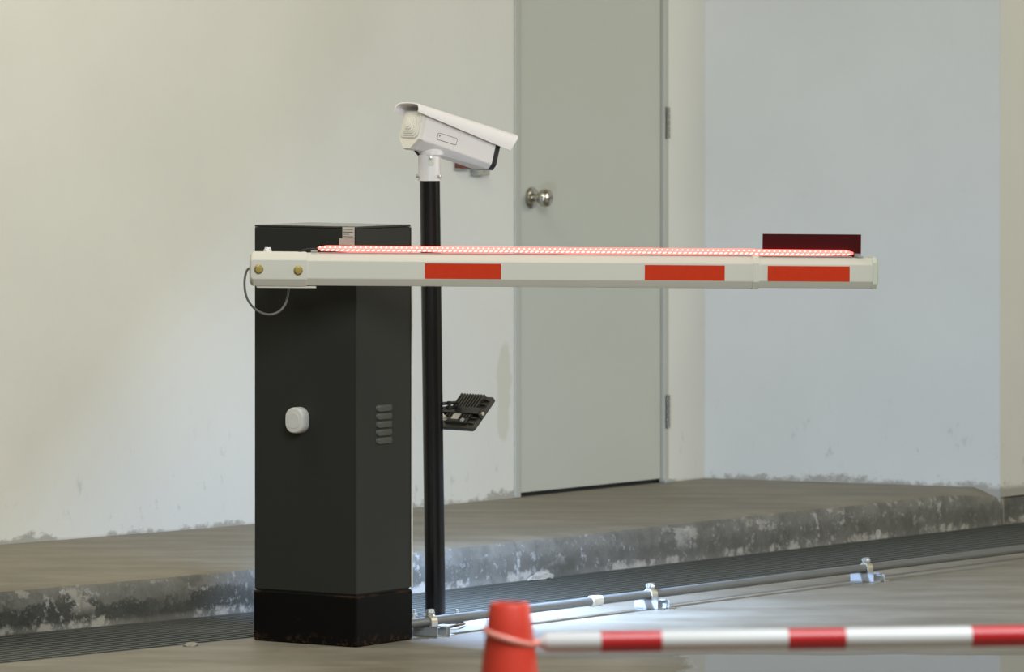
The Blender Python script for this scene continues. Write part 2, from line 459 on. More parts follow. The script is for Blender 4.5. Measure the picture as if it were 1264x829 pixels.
# ------------------------------------------------------------------ door
def wframe(px, depth=0.0):           # x along wall, y into the wall, z up
    return frame(flat(on_wall(px), CURB) - nwall*depth, dwall, -nwall, Vector((0, 0, 1)))
DW = (jr - jl).length; WF = wframe(634)
dx = lambda px: (on_wall(px) - jl).length
dr_o = empty('door_1', flat((jl + jr)/2, CURB), 'grey green flush metal door with round knob in the recess', 'door'); dr_o['kind'] = 'structure'
bm = BM(); j1, j2 = dx(641), dx(817.5)
box(bm, (0, -.008, 0), (j1, .06, DOORH), WF); box(bm, (j2, -.008, 0), (DW, .06, DOORH), WF); box(bm, (0, -.008, DOORH - .03), (DW, .06, DOORH), WF)
box(bm, (0, .06, 0), (DW, .07, DOORH), WF)
obj('door_frame', bm, M['frame'], dr_o, bevel=.003)
bm = BM(); box(bm, (j1 + .002, .004, .012), (j2 - .003, .044, DOORH - .034), WF)
panel = obj('door_panel', bm, M['door'], dr_o, bevel=.003)
bm = BM(); box(bm, (j1, .012, .0), (j2, .05, .011), WF)
obj('threshold_gap_shade', bm, M['gap'], dr_o)  # black strip put in for the shade of the gap under the door
# knob
kp = on_wall(657); kz = HC0 - (244 - H)*kp.y/F - CURB
KM = WF @ Matrix.Translation((dx(657), .004, kz)) @ Matrix.Rotation(PI/2, 4, 'X')
bm = BM(); lathe(bm, [(.0, 0), (.034, 0), (.034, .004), (.028, .009), (.016, .012), (.0, .012)], KM, 32)
kn = obj('door_knob', bm, M['chrome'], dr_o, smooth=True)
bm = BM(); lathe(bm, [(.0, .010), (.012, .010), (.012, .03), (.020, .036), (.027, .046), (.0285, .056), (.026, .066), (.019, .072), (.0, .073)], KM, 32)
obj('knob_ball', bm, M['chrome'], kn, smooth=True)
bm = BM(); lathe(bm, [(.0, .072), (.006, .072), (.006, .0765), (.0, .0765)], KM, 16); obj('keyhole', bm, M['hinge'], kn)
def hinge(y0, y1):
    p = on_wall(819.5); za = HC0 - (y1-H)*p.y/F - CURB; zb = HC0 - (y0-H)*p.y/F - CURB
    xh = dx(819.5)
    bm = BM()
    n = 5
    for k in range(n):
        a = za + (zb-za)*k/n + .0008; b2 = za + (zb-za)*(k+1)/n - .0008
        lathe(bm, [(0, a), (.0065, a), (.0065, b2), (0, b2)], WF @ Matrix.Translation((xh + .003, -.014, 0)), 14)
    box(bm, (xh - .008, -.0035, za), (xh + .004, .004, zb), WF)
    box(bm, (xh + .001, -.0105, za), (xh + .0075, -.0075, zb), WF)
    obj('hinge', bm, M['hinge'], dr_o, smooth=True)
hinge(132, 171); hinge(487, 528)
# small floor stop at the hinge foot
bm = BM(); box(bm, (dx(812), -.03, 0), (dx(823), -.006, .012), WF)
obj('door_pivot', bm, M['steel'], dr_o, bevel=.002)

# ------------------------------------------------------------------ barrier cabinet
near_c = flat(G(440, 799), 0); left_c = flat(G(314, 790), 0)
ex = (near_c - left_c).normalized(); W1 = (near_c - left_c).length
ey = Vector((-ex.y, ex.x, 0)); W2 = .243
CM = frame(left_c, ex, ey, Vector((0, 0, 1)))           # x along the left face, y along the right face (away)
CH = 1.060; SB = .132
cab = empty('boom_barrier', flat(left_c + ex*W1/2 + ey*W2/2, 0), 'dark grey boom barrier cabinet with long white arm, red stripes and glowing light strip', 'barrier')
bm = BM(); box(bm, (-.002, -.002, 0), (W1+.002, W2+.001, SB - .003), CM)
obj('base_plinth', bm, M['base'], cab, bevel=.005); tag(bpy.context.scene.objects['base_plinth'], 'black painted base with rust along its foot')
bm = BM(); box(bm, (.004, .004, SB - .004), (W1-.004, W2-.006, SB + .002), CM); obj('seam_gasket', bm, M['gap'], cab)
bm = BM(); box(bm, (0, 0, SB), (W1, W2 - .006, CH - .006), CM)
body = obj('body', bm, M['cab'], cab, bevel=.003)
bm = BM(); box(bm, (0, 0, CH - .0055), (W1, W2 - .004, CH), CM); obj('lid', bm, M['lid'], cab, bevel=.002)
bm = BM(); box(bm, (.006, W2 - .006, SB + .004), (W1 - .001, W2 - .001, CH - .008), CM); obj('rear_gasket', bm, M['gap'], cab)
bm = BM(); box(bm, (.0, W2 - .001, SB + .002), (W1 + .001, W2 + .004, CH - .002), CM); obj('rear_door', bm, M['cream'], cab, bevel=.001)
def px_on_face(px, o, d):
    k = (px - CX)/F; return (k*o.y - o.x)/(d.x - k*d.y)
# louvres on the right face
def louvre(y):
    t0, t1 = px_on_face(464, near_c, ey), px_on_face(483.5, near_c, ey)
    tm = (t0+t1)/2; Zm = near_c.y + ey.y*tm
    zc = HC0 - (y - H)*Zm/F
    LM = CM @ Matrix.Translation((W1, tm, zc)) @ Matrix(((0,0,1,0),(1,0,0,0),(0,1,0,0),(0,0,0,1)))   # local z = outwards
    w = t1 - t0; bm = BM()
    rr = []
    for s, zz, r in ((1, -.001, .008), (1, .001, .008), (.95, .0028, .0075), (.90, .0042, .007), (.84, .0047, .0065)):
        rr.append([LM @ Vector((x, yy - (1-s)*.010, zz)) for x, yy in rrect(w*s, .0165*(s*1.0), r*.9*s, 4)])
    loft(bm, rr); obj('vent_louvre', bm, M['louvre'], cab, smooth=True)
for y in (503, 513, 523, 533, 543): louvre(y)
# white rounded cover on the left face
t = px_on_face(371, left_c, ex); Zm = left_c.y + ex.y*t
KN = CM @ Matrix.Translation((t, 0, HC0 - (518 - H)*Zm/F)) @ Matrix.Rotation(PI/2, 4, 'X')
bm = BM()
rr = []
for s, zz in ((.96, 0), (1, .002), (1, .022), (.97, .027), (.90, .030), (.72, .0308)):
    rr.append([KN @ Vector((x, y, zz)) for x, y in rrect(.056*s, .066*s, .025*s, 8)])
loft(bm, rr); lockc = obj('lock_cover', bm, M['knobw'], cab, smooth=True)
tag(lockc, 'white rounded lock cover')
bm = BM(); prism(bm, rrect(.034, .040, .015, 6), .0305, .0318, KN); obj('cover_face', bm, M['knobw'], lockc, bevel=.0006)
# stickers
def sticker(x0, x1, y0, y1, m, lines):
    t0, t1 = px_on_face(x0, left_c, ex), px_on_face(x1, left_c, ex); Zm = left_c.y + ex.y*t1
    za, zb = HC0 - (y1-H)*Zm/F, HC0 - (y0-H)*Zm/F
    bm = BM(); box(bm, (t0, -.0012, za), (t1, .0, zb), CM)
    s = obj('sticker', bm, m, cab)
    bm = BM()
    for fy, fl_, th in lines:
        z = zb - (zb-za)*fy
        box(bm, (t0 + (t1-t0)*.08, -.0017, z - th), (t0 + (t1-t0)*(.08 + fl_), -.0010, z + th), CM)
    obj('printed_lines', bm, M['ink'], s)
sticker(423, 437.6, 280.3, 294, M['sticker'], [(.2, .8, .0008), (.45, .8, .0008), (.65, .5, .0006), (.86, .84, .0008)])
sticker(419, 437.6, 294.2, 305.5, M['psticker'], [(.78, .82, .0012), (.93, .5, .0008)])

# ------------------------------------------------------------------ barrier arm
ZL, ZR = 13.92, 14.08
def bz(px): return ZL + (ZR-ZL)*(px-310)/(770)
def bc(px):                   # centre of the beam
    return P(px, 332.0 + (px-400)*.0069, bz(px))
bl, br = bc(310), bc(1080)
bx = (br - bl).normalized(); by = Vector((-bx.y, bx.x, 0)).normalized(); bzv = bx.cross(by)
def bt(px): return (bc(px) - bl).length
AM = frame(bl, bx, by, bzv)
def beam_prof(hh, d, ch, cy):
    return [(-d, -hh+ch), (-d, hh-ch), (-d+cy, hh), (d-cy, hh), (d, hh-ch), (d, -hh+ch), (d-cy, -hh), (-d+cy, -hh)]
def beam(bm, x0, x1, hh, d, ch, cy, steps=()):
    loft(bm, [[AM @ Vector((x, y, z)) for y, z in beam_prof(hh, d, ch, cy)] for x in (x0, x1)])
bm = BM(); beam(bm, bt(376), bt(929), .0408, .030, .0185, .014); arm = obj('barrier_arm', bm, M['boom'], cab, bevel=.0018); tag(arm, 'long white barrier arm reaching right')
bm = BM(); beam(bm, bt(934), bt(1076), .0388, .0285, .0175, .0135); obj('tip_section', bm, M['boom'], arm, bevel=.0018)
bm = BM(); beam(bm, bt(927), bt(935), .0425, .032, .019, .0145); obj('joint_collar', bm, M['boom'], arm, bevel=.001)
bm = BM()
rr = []
for x, s in ((1074.5, .99), (1075, 1.05), (1079, 1.05), (1081, .98), (1082.2, .8)):
    rr.append([AM @ Vector((bt(x), y*s, z*s)) for y, z in beam_prof(.0385, .0285, .013, .010)])
loft(bm, rr); obj('end_cap', bm, M['boomend'], arm, bevel=.0015)
bm = BM(); cut = []
for x, s in ((308.5, .80), (310.5, .96), (313, 1.0), (378, 1.0)):
    cut.append([AM @ Vector((bt(x) if x >= 310 else -.003, y, z*s)) for y, z in beam_prof(.0428, .034, .0185, .015)])
loft(bm, cut); obj('mounting_sleeve', bm, M['boom'], arm, bevel=.0018)
bm = BM(); box(bm, (bt(317), -.016, -.047), (bt(390), .02, -.0425), AM); obj('clamp_plate', bm, M['boom'], arm, bevel=.001)
bm = BM(); p0 = P(345, 334, bz(345)); tube(bm, [p0 + Vector((0, .02, 0)), p0 + Vector((0, .27, 0))], .030, 20); obj('pivot_shaft', bm, M['blackm'], arm)
for px, py in ((318.5, 331.5), (367, 333)):
    c = P(px, py, bz(px)); bo = AM.inverted() @ c
    BMX = AM @ Matrix.Translation((bo.x, -.034, bo.z)) @ Matrix.Rotation(PI/2, 4, 'X')
    bm = BM(); lathe(bm, [(0, 0), (.0115, 0), (.0115, .002), (0, .002)], BMX, 24)
    for_hex = [(.0100*math.cos(PI/3*k + .3), .0100*math.sin(PI/3*k + .3)) for k in range(6)]
    prism(bm, for_hex, .002, .010, BMX)
    obj('bolt', bm, M['brass'], arm, bevel=.001)
for x0, x1 in ((523, 617), (794, 892.5), (945.5, 1046.5)):
    d = .030 if x0 < 900 else .0285
    off = -.0015 if x0 > 600 else -.0012
    bm = BM(); box(bm, (bt(x0), -d - .0008, -.0198 + off), (bt(x1), -d + .001, .0185 + off), AM); obj('reflective_stripe', bm, M['orange'], arm)
# light strip
def led_z(px): return .0405 + .0105 - (px-391)*1e-6 - max(0, min(1, (px-925)/12))*.0012
rings = []
xs = [391 + (1052-391)*k/180 for k in range(181)]
for i, x in enumerate(xs):
    e = min(1, .35 + min(i, 180-i)*.25)
    c = led_z(x); wv = .0016*math.sin(x*.05) + .0011*math.sin(x*.11 + 1)
    rings.append([AM @ Vector((bt(x), -.012 + .0042*e*math.cos(a), c + (.0085 if math.sin(a) > 0 else .0080 - wv)*e*math.sin(a))) for a in [2*PI*k/12 for k in range(12)]])
bm = BM(); loft(bm, rings); led = obj('light_strip', bm, M['led'], arm, smooth=True); tag(led, 'glowing red light strip along the top of the arm')
bm = BM(); nd = 104
for k in range(nd):
    for row in (0, 1):
        x = 394 + (1049-394)*(k + .5*row)/nd
        c = AM @ Vector((bt(x), -.0162 if row == 0 else -.0160, led_z(x) + (.0042 if row == 0 else -.0030)))
        L = .0022 if row == 0 else .0046
        ax = (bx + bzv*(.5 if row == 0 else .25)).normalized()
        zz = ax.cross(by).normalized()
        T = frame(c, ax, by, zz)
        rr = [[T @ Vector((L*u, .0016*v*math.cos(a), .0019*v*math.sin(a))) for a in [2*PI*q/6 for q in range(6)]] for u, v in ((-1, .4), (-.6, 1), (.6, 1), (1, .4))]
        loft(bm, rr)
tag(obj('diode_row', bm, M['diode'], arm, smooth=True), kind='stuff')
bm = BM(); box(bm, (bt(393), -.017, .0398), (bt(1050), -.0064, .0425), AM); obj('strip_backing', bm, M['ledbed'], arm)
bm = BM(); c = AM @ Vector((bt(1057), -.012, .047))
box(bm, (bt(1053), -.018, .0385), (bt(1061), -.006, .049), AM); box(bm, (bt(1057), -.02, .0385), (bt(1064), -.004, .043), AM); obj('strip_end_clip', bm, M['clear'], arm, bevel=.0015)
bm = BM(); box(bm, (bt(383), -.018, .040), (bt(391), -.006, .048), AM); obj('strip_end_clip', bm, M['clear'], arm, bevel=.0015)
# dark red plate
bm = BM(); box(bm, (bt(940.5), -.0062, .0385), (bt(1062), -.0032, .0965), AM)
pl = obj('reflector_plate', bm, M['redplate'], arm, bevel=.0006); tag(pl, 'dark red plate standing on the arm tip')
bm = BM(); box(bm, (bt(960), -.0032, .0385), (bt(1040), .008, .0415), AM); obj('plate_foot', bm, M['redplate'], arm)
# cables and gland
bm = BM(); y_ = bz(330) + .03
cpts = [P(311, 330, y_ + .01), P(304.5, 334, y_), P(301.8, 350, y_-.01), P(305, 368, y_-.01), P(316, 382, y_), P(331, 388, y_ + .01), P(345, 384, y_ + .02), P(353.5, 372, y_ + .03), P(357, 352, y_ + .04), P(357.5, 345, y_ + .04)]
tube(bm, spline(cpts, 7), .0030, 10); obj('loop_cable', bm, M['wire'], arm, smooth=True)
bm = BM(); tube(bm, spline([AM @ Vector((bt(368), -.004, .042)), AM @ Vector((bt(374), -.008, .047)), AM @ Vector((bt(382), -.011, .050)), AM @ Vector((bt(392), -.012, .0505))], 6), .0026, 8); obj('strip_lead', bm, M['bwire'], arm, smooth=True)
bm = BM(); lathe(bm, [(0, 0), (.008, 0), (.008, .006), (.0055, .007), (.005, .012), (0, .012)], AM @ Matrix.Translation((bt(329), -.002, .0415)), 12)
tube(bm, [AM @ Vector((bt(329), -.002, .050)), AM @ Vector((bt(333), -.002, .0515)), AM @ Vector((bt(334), -.002, .042))], .003, 8)
obj('cable_gland', bm, M['white'], arm, bevel=.0008)

# ------------------------------------------------------------------ camera pole
ZP = 14.75
pb, pt_ = G(537.5, 80 + F*HC0/ZP), P(530.5, 221, ZP)
pole = empty('camera_pole', flat(pb, 0), 'black steel pole carrying the white camera beside the cabinet', 'pole')
bm = BM(); tube(bm, [pb, pb.lerp(pt_, .33), pb.lerp(pt_, .66), pt_], .0268, 32); obj('pole_tube', bm, M['black'], pole, smooth=True)
bm = BM(); prism(bm, [(x + pb.x, y + pb.y) for x, y in rrect(.15, .15, .01)], 0, .008); bp = obj('base_plate', bm, M['blackm'], pole, bevel=.001)
for sx in (-1, 1):
    for sy in (-1, 1):
        bm = BM(); T = Matrix.Translation((pb.x + sx*.056, pb.y + sy*.056, .008))
        prism(bm, [(.008*math.cos(PI/3*k), .008*math.sin(PI/3*k)) for k in range(6)], 0, .007, T); lathe(bm, [(0, .007), (.0045, .007), (.0045, .018), (0, .018)], T, 10)
        obj('anchor_bolt', bm, M['steel'], pole)

# ------------------------------------------------------------------ surveillance camera
th, ph = math.radians(35), math.radians(15.0)
cxv = Vector((math.cos(th)*math.cos(ph), math.sin(th)*math.cos(ph), -math.sin(ph)))
cyv = Vector((-math.sin(th), math.cos(th), 0)); czv = cxv.cross(cyv)
cam_root_p = pt_.copy()
cctv = empty('surveillance_camera', cam_root_p, 'white bullet surveillance camera with sunshield on top of the black pole', 'camera')
# local frame: origin at the centre of the rear face
SC = ZP/F
ro = P(507, 159, ZP - .026)
KM2 = frame(ro, cxv, cyv, czv)
def sec(w, top, bot, ch, wb):     # section of the housing: upright sides, lower chamfers
    return [(-w/2, top-.006), (-w/2+.006, top), (w/2-.006, top), (w/2, top-.006), (w/2, bot+ch), (wb/2, bot), (-wb/2, bot), (-w/2, bot+ch)]
LB = .257
def body_sec(x, k=1.0):
    f = max(0, x)/LB; bt_ = -.054 + .007*min(1, f/.35)
    return [KM2 @ Vector((x, y*k, z*k)) for y, z in sec(.094, .050, bt_, -.026 - .0075*f - bt_, .030 + .042*f)]
bm = BM(); loft(bm, [body_sec(.012), body_sec(LB*.35), body_sec(LB-.012)]); hs = obj('housing', bm, M['white'], cctv, bevel=.003)
bm = BM(); loft(bm, [body_sec(LB-.012, .985), body_sec(LB, .985), body_sec(LB+.004, .95)]); bz_ = obj('front_bezel', bm, M['blackp'], cctv, bevel=.002)
bm = BM(); T = KM2 @ Matrix.Translation((LB + .003, 0, -.002)) @ Matrix.Rotation(PI/2, 4, 'Y'); lathe(bm, [(0, 0), (.034, 0), (.034, .003), (0, .003)], T, 24); obj('lens_glass', bm, M['glass'], bz_)
# ribbed rear cap: stepped rings
bm = BM(); prof = sec(.094, .050, -.054, .028, .030)
def rs(k, x): return [KM2 @ Vector((x, y*k, z*k)) for y, z in prof]
loft(bm, [rs(1, .012), rs(1, .002), rs(.97, .0)])
for i in range(6):
    w_, h_ = .084 - .0128*i, .070 - .0105*i
    R_ = rrect(w_, h_, .016 - .0018*i, 4); R2 = rrect(w_ - .0035, h_ - .0035, .014 - .0018*i, 4)
    x0 = .001 - .0022*i
    loft(bm, [[KM2 @ Vector((x0 + .004, y, z + .011)) for y, z in R_], [KM2 @ Vector((x0 - .0032, y, z + .011)) for y, z in R_], [KM2 @ Vector((x0 - .0040, y, z + .011)) for y, z in R2]])
obj('ribbed_rear_cap', bm, M['cream'], cctv)
# sunshield
bm = BM(); outer, inner = [], []
XS0, XS1 = -.026, .308
def shield(x, dn, dx_=0):
    w = .057; top = .068
    arc = []
    arc.append((-w, top - .018 - dn))
    for k in range(0, 9):
        a = PI - PI*k/8
        arc.append((w*math.copysign(abs(math.cos(a))**.6, math.cos(a)), top - .018 + .016*abs(math.sin(a))**.8))
    arc.append((w, top - .018 - dn))
    o = arc; i = [(y*.955, z - .003) for y, z in arc][::-1]
    i[0] = (i[0][0], o[-1][1]); i[-1] = (i[-1][0], o[0][1])
    return [KM2 @ Vector((x - (z - top)*dx_, y, z)) for y, z in o + i]
loft(bm, [shield(XS0 + (XS1-.0-XS0)*k/12, .010 + .026*k/12, -.0 - .42*max(0, (k-11))) for k in range(13)])
obj('sunshield', bm, M['white'], cctv, smooth=True)
# side hatch, small screws
def side_pt(x, z): return KM2 @ Vector((x, -.047, z))
HM = frame(side_pt(.088, -.004), cxv, czv, -cyv)
bm = BM(); prism(bm, rrect(.062, .0165, .004), -.001, .0008, HM); hp = obj('side_hatch', bm, M['white'], hs, bevel=.0004)
bm = BM()
po, pi_ = rrect(.0645, .019, .0048), rrect(.062, .0165, .004)
loft(bm, [[HM @ Vector((x, y, .0006)) for x, y in po], [HM @ Vector((x, y, .0006)) for x, y in pi_], [HM @ Vector((x, y, -.0008)) for x, y in pi_], [HM @ Vector((x, y, -.0008)) for x, y in po]], closed=True)
obj('hatch_gap', bm, M['wire'], hs)
bm = BM(); lathe(bm, [(0, 0), (.0022, 0), (.0022, .0014), (0, .0014)], HM @ Matrix.Translation((-.0255, .002, 0)), 10); obj('hatch_screw', bm, M['hinge'], hs)
# underside rail and neck
bm = BM(); box(bm, (.030, -.012, -.052), (.090, .012, -.046), KM2); obj('mount_rail', bm, M['white'], cctv, bevel=.003)
nz0 = pt_.z - .004
NM = frame(Vector((pt_.x - .001, pt_.y, nz0)), Vector((1, 0, 0)), Vector((0, 1, 0)), Vector((0, 0, 1)))
bm = BM(); lathe(bm, [(0, 0), (.0298, 0), (.0298, .062), (.0285, .068), (.024, .070), (0, .070)], NM, 36)
nk = obj('neck_sleeve', bm, M['white'], cctv, smooth=True)
bm = BM(); lathe(bm, [(0, .064), (.026, .064), (.0315, .068), (.032, .074), (.028, .083), (.021, .090), (0, .096)], NM @ Matrix.Translation((.006, .0, 0)), 32); obj('tilt_joint', bm, M['white'], cctv, smooth=True)
# slotted adjuster
T = NM @ Matrix.Translation((.004, -.0285, .054)) @ Matrix.Rotation(PI/2, 4, 'X')
bm = BM(); prism(bm, rrect(.017, .030, .0084, 8), -.004, .0022, T); sl = obj('adjuster_slot', bm, M['cream'], nk, bevel=.0008)
bm = BM(); lathe(bm, [(0, 0), (.0040, 0), (.0040, .006), (.002, .0065), (0, .0065)], T @ Matrix.Translation((0, .006, 0)), 12); obj('adjuster_screw', bm, M['steel'], nk, smooth=True)
for ang in (math.radians(200), math.radians(-38)):
    d = Vector((math.cos(ang), math.sin(ang), 0)); T = frame(NM.translation + Vector((0, 0, .012)) + d*.0285, d.cross(Vector((0,0,1))), Vector((0, 0, 1)), d)
    bm = BM(); lathe(bm, [(0, 0), (.0035, 0), (.0035, .004), (.0045, .0045), (.0045, .009), (0, .0095)], T, 14); obj('set_screw', bm, M['steel'], nk, smooth=True)
bm = BM(); tube(bm, spline([KM2 @ Vector((.03, .0, -.053)), P(517, 191, ZP), P(519.5, 194, ZP), P(522, 197, ZP)], 5), .0035, 8); obj('cable', bm, M['bwire'], cctv, smooth=True)

# ------------------------------------------------------------------ floodlight on the pole
ZFD = 14.80
s_ = F/ZFD
e1 = Vector((.0905, -.090, 0)); e2 = Vector((-.058, -.0583, -.080))
fn_ = e1.cross(e2).normalized()
if fn_.z < 0: fn_ = -fn_
u1 = e1.normalized(); u2 = fn_.cross(u1).normalized()       # u2 points up the slope (negative e2)
FC = P(575.5, 508, ZFD)
FM = frame(FC, u1, u2, fn_)
fw, fh = e1.length, e2.length
fld = empty('flood_light', FC, 'small black finned floodlight clamped to the pole, lighting the floor', 'floodlight')
bm = BM(); prism(bm, rrect(fw, fh, .008), -.012, 0, FM); hb = obj('lamp_body', bm, M['lampm'], fld, bevel=.002)
bm = BM(); box(bm, (-fw/2+.016, -.01, 0), (fw/2-.024, fh/2-.006, .004), FM)
box(bm, (-fw/2+.016, -fh/2+.012, 0), (fw/2-.030, -.008, .008), FM)
obj('rear_housing', bm, M['lampm'], fld, bevel=.002)
for k in range(9):
    x = -fw/2 + .018 + k*(fw - .044)/8
    bm = BM(); box(bm, (x-.0022, -fh/2+.030, .003), (x+.0022, fh/2-.004, .013), FM); obj('cooling_fin', bm, M['lampm'], hb)
for k in range(6):
    y = -fh/2 + .016 + k*(fh-.032)/5
    bm = BM(); box(bm, (fw/2-.024, y-.002, 0), (fw/2-.006, y+.002, .007), FM); obj('edge_rib', bm, M['lampm'], hb)
bm = BM(); box(bm, (-.030, -fh/2+.012, .008), (.006, -.014, .012), FM); obj('driver_box', bm, M['lampm'], fld, bevel=.002)
bm = BM(); box(bm, (-.022, -.038, .0118), (.004, -.016, .0132), FM); obj('rating_label', bm, M['sticker'], fld)
bm = BM(); prism(bm, rrect(fw-.022, fh-.022, .004), -.0135, -.0115, FM); obj('lamp_glass', bm, M['lens'], fld)
# bracket: strap over the back plus arm to the pole
bm = BM()
box(bm, (-fw/2-.004, -.018, .0132), (fw/2+.004, .004, .0158), FM)
box(bm, (fw/2+.0005, -.018, -.008), (fw/2+.004, .004, .0158), FM); box(bm, (-fw/2-.004, -.018, -.008), (-fw/2-.0005, .004, .0158), FM)
obj('bracket_strap', bm, M['blackm'], fld, bevel=.0006)
bm = BM(); pc = pb.lerp(pt_, (FC.z)/(pt_.z)); qa = P(549, 500.5, ZP + .01); qb = P(562, 499.5, ZFD + .015)
for dz in (.010, -.010):
    tube(bm, [P(545.5, 501, ZP) + Vector((0, 0, dz*.6)), qa + Vector((0, 0, dz*.6)), qb + Vector((.004, 0, dz*.6))], .0045, 8)
tube(bm, [qa + Vector((.012, .002, -.012)), qa + Vector((.012, .002, .012))], .005, 8)
obj('pole_bracket', bm, M['blackm'], fld)
for x, y in ((fw/2+.004, -.007),):
    T = FM @ Matrix.Translation((x, y, .004)) @ Matrix.Rotation(PI/2, 4, 'Y'); bm = BM(); lathe(bm, [(0, 0), (.0055, 0), (.005, .004), (0, .0045)], T, 12); obj('pivot_screw', bm, M['yzinc'], fld, smooth=True)
T = FM @ Matrix.Translation((-fw/2+.024, -fh/2+.018, .012)); bm = BM(); lathe(bm, [(0, 0), (.006, 0), (.0055, .010), (.003, .012), (0, .012)], T, 12); obj('cable_gland', bm, M['yzinc'], fld, smooth=True)
T = FM @ Matrix.Translation((.022, -fh/2+.018, .011)); bm = BM(); lathe(bm, [(0, 0), (.007, 0), (.006, .003), (0, .004)], T, 12); obj('breather_plug', bm, M['zinc'], fld, smooth=True)

# ------------------------------------------------------------------ small boxes on the wall behind the camera
def wall_box(px0, px1, py0, py1, depth):
    a, b2 = on_wall(px0), on_wall(px1); Z = (a.y+b2.y)/2
    z1, z0 = HC0 - (py0-H)*Z/F, HC0 - (py1-H)*Z/F
    return frame(flat((a+b2)/2, (z0+z1)/2), dwall, Vector((0, 0, 1)), nwall), (b2-a).length, z1-z0
T, w, h = wall_box(561, 578, 195, 207.5, .04)
ab = empty('call_box', T.translation, 'small red brown alarm box on the wall, half hidden behind the camera', 'alarm box')
bm = BM(); prism(bm, rrect(w, h, .004), 0, .03, T); obj('box_body', bm, M['redbox'], ab, bevel=.002)
bm = BM(); prism(bm, rrect(w*.34, h*.4, .003), .0295, .0315, T @ Matrix.Translation((.004, -.006, 0))); obj('pale_plate', bm, M['sticker'], ab, bevel=.0005)
bm = BM(); prism(bm, rrect(w*1.06, .004, .001), 0, .022, T @ Matrix.Translation((-.002, -h/2 - .0018, 0))); obj('lower_edge', bm, M['greybox'], ab)
T, w, h = wall_box(581, 596, 206, 216.5, .03)
jb = empty('junction_box', T.translation, 'small grey beige box on the wall under the camera front', 'junction box')
bm = BM(); prism(bm, rrect(w, h, .002), 0, .024, T); obj('box_body', bm, M['greybox'], jb, bevel=.0015)
bm = BM(); prism(bm, rrect(w*.96, h*.94, .002), .0245, .0285, T); bl2 = obj('box_lid', bm, M['greybox'], jb, bevel=.001)
bm = BM(); lathe(bm, [(0, .028), (.0025, .028), (.0025, .0298), (0, .0298)], T, 10); obj('lid_screw', bm, M['hinge'], bl2)

# ------------------------------------------------------------------ conduit on the floor
PH = .0385; PR = .0118
c580, c1264 = G(580, 760, PH), G(1264, 677, PH)
pd = (c1264 - c580).normalized(); pn = Vector((-pd.y, pd.x, 0))
def on_pipe(px):
    k = (px - CX)/F; t = (k*c580.y - c580.x)/(pd.x - k*pd.y); return c580 + pd*t
p_start = on_pipe(503); p_end = c1264 + pd*2.2
pipe = empty('conduit_pipe', flat(on_pipe(735), 0), 'long grey conduit pipe running across the floor from the cabinet', 'pipe')
bm = BM(); tube(bm, [p_start, on_pipe(735), p_end], PR, 20); obj('pipe_tube', bm, M['conduit'], pipe, smooth=True)
bm = BM(); q = on_pipe(734.5); tube(bm, [q - pd*.022, q - pd*.021, q + pd*.021, q + pd*.022], [.0128, .0148, .0148, .0128], 20); obj('coupling', bm, M['coupling'], pipe, smooth=True)
# pale second conduit near the pole foot
c2a = on_pipe(500) + pn*.075; c2b = on_pipe(541) + pn*.07
bm = BM(); tube(bm, [flat(c2a, .030), flat(c2b, .030)], .0085, 16)
st = empty('conduit_stub', flat((c2a+c2b)/2, 0), 'short pale conduit stub between the cabinet and the pole foot', 'pipe')
obj('stub_tube', bm, M['coupling'], st, smooth=True)
bm = BM(); box(bm, (-.015, -.014, 0), (.015, .014, .0225), frame(flat(c2b - pd*.04, 0), pd, pn, Vector((0, 0, 1)))); obj('spacer', bm, M['zinc'], st, bevel=.001)

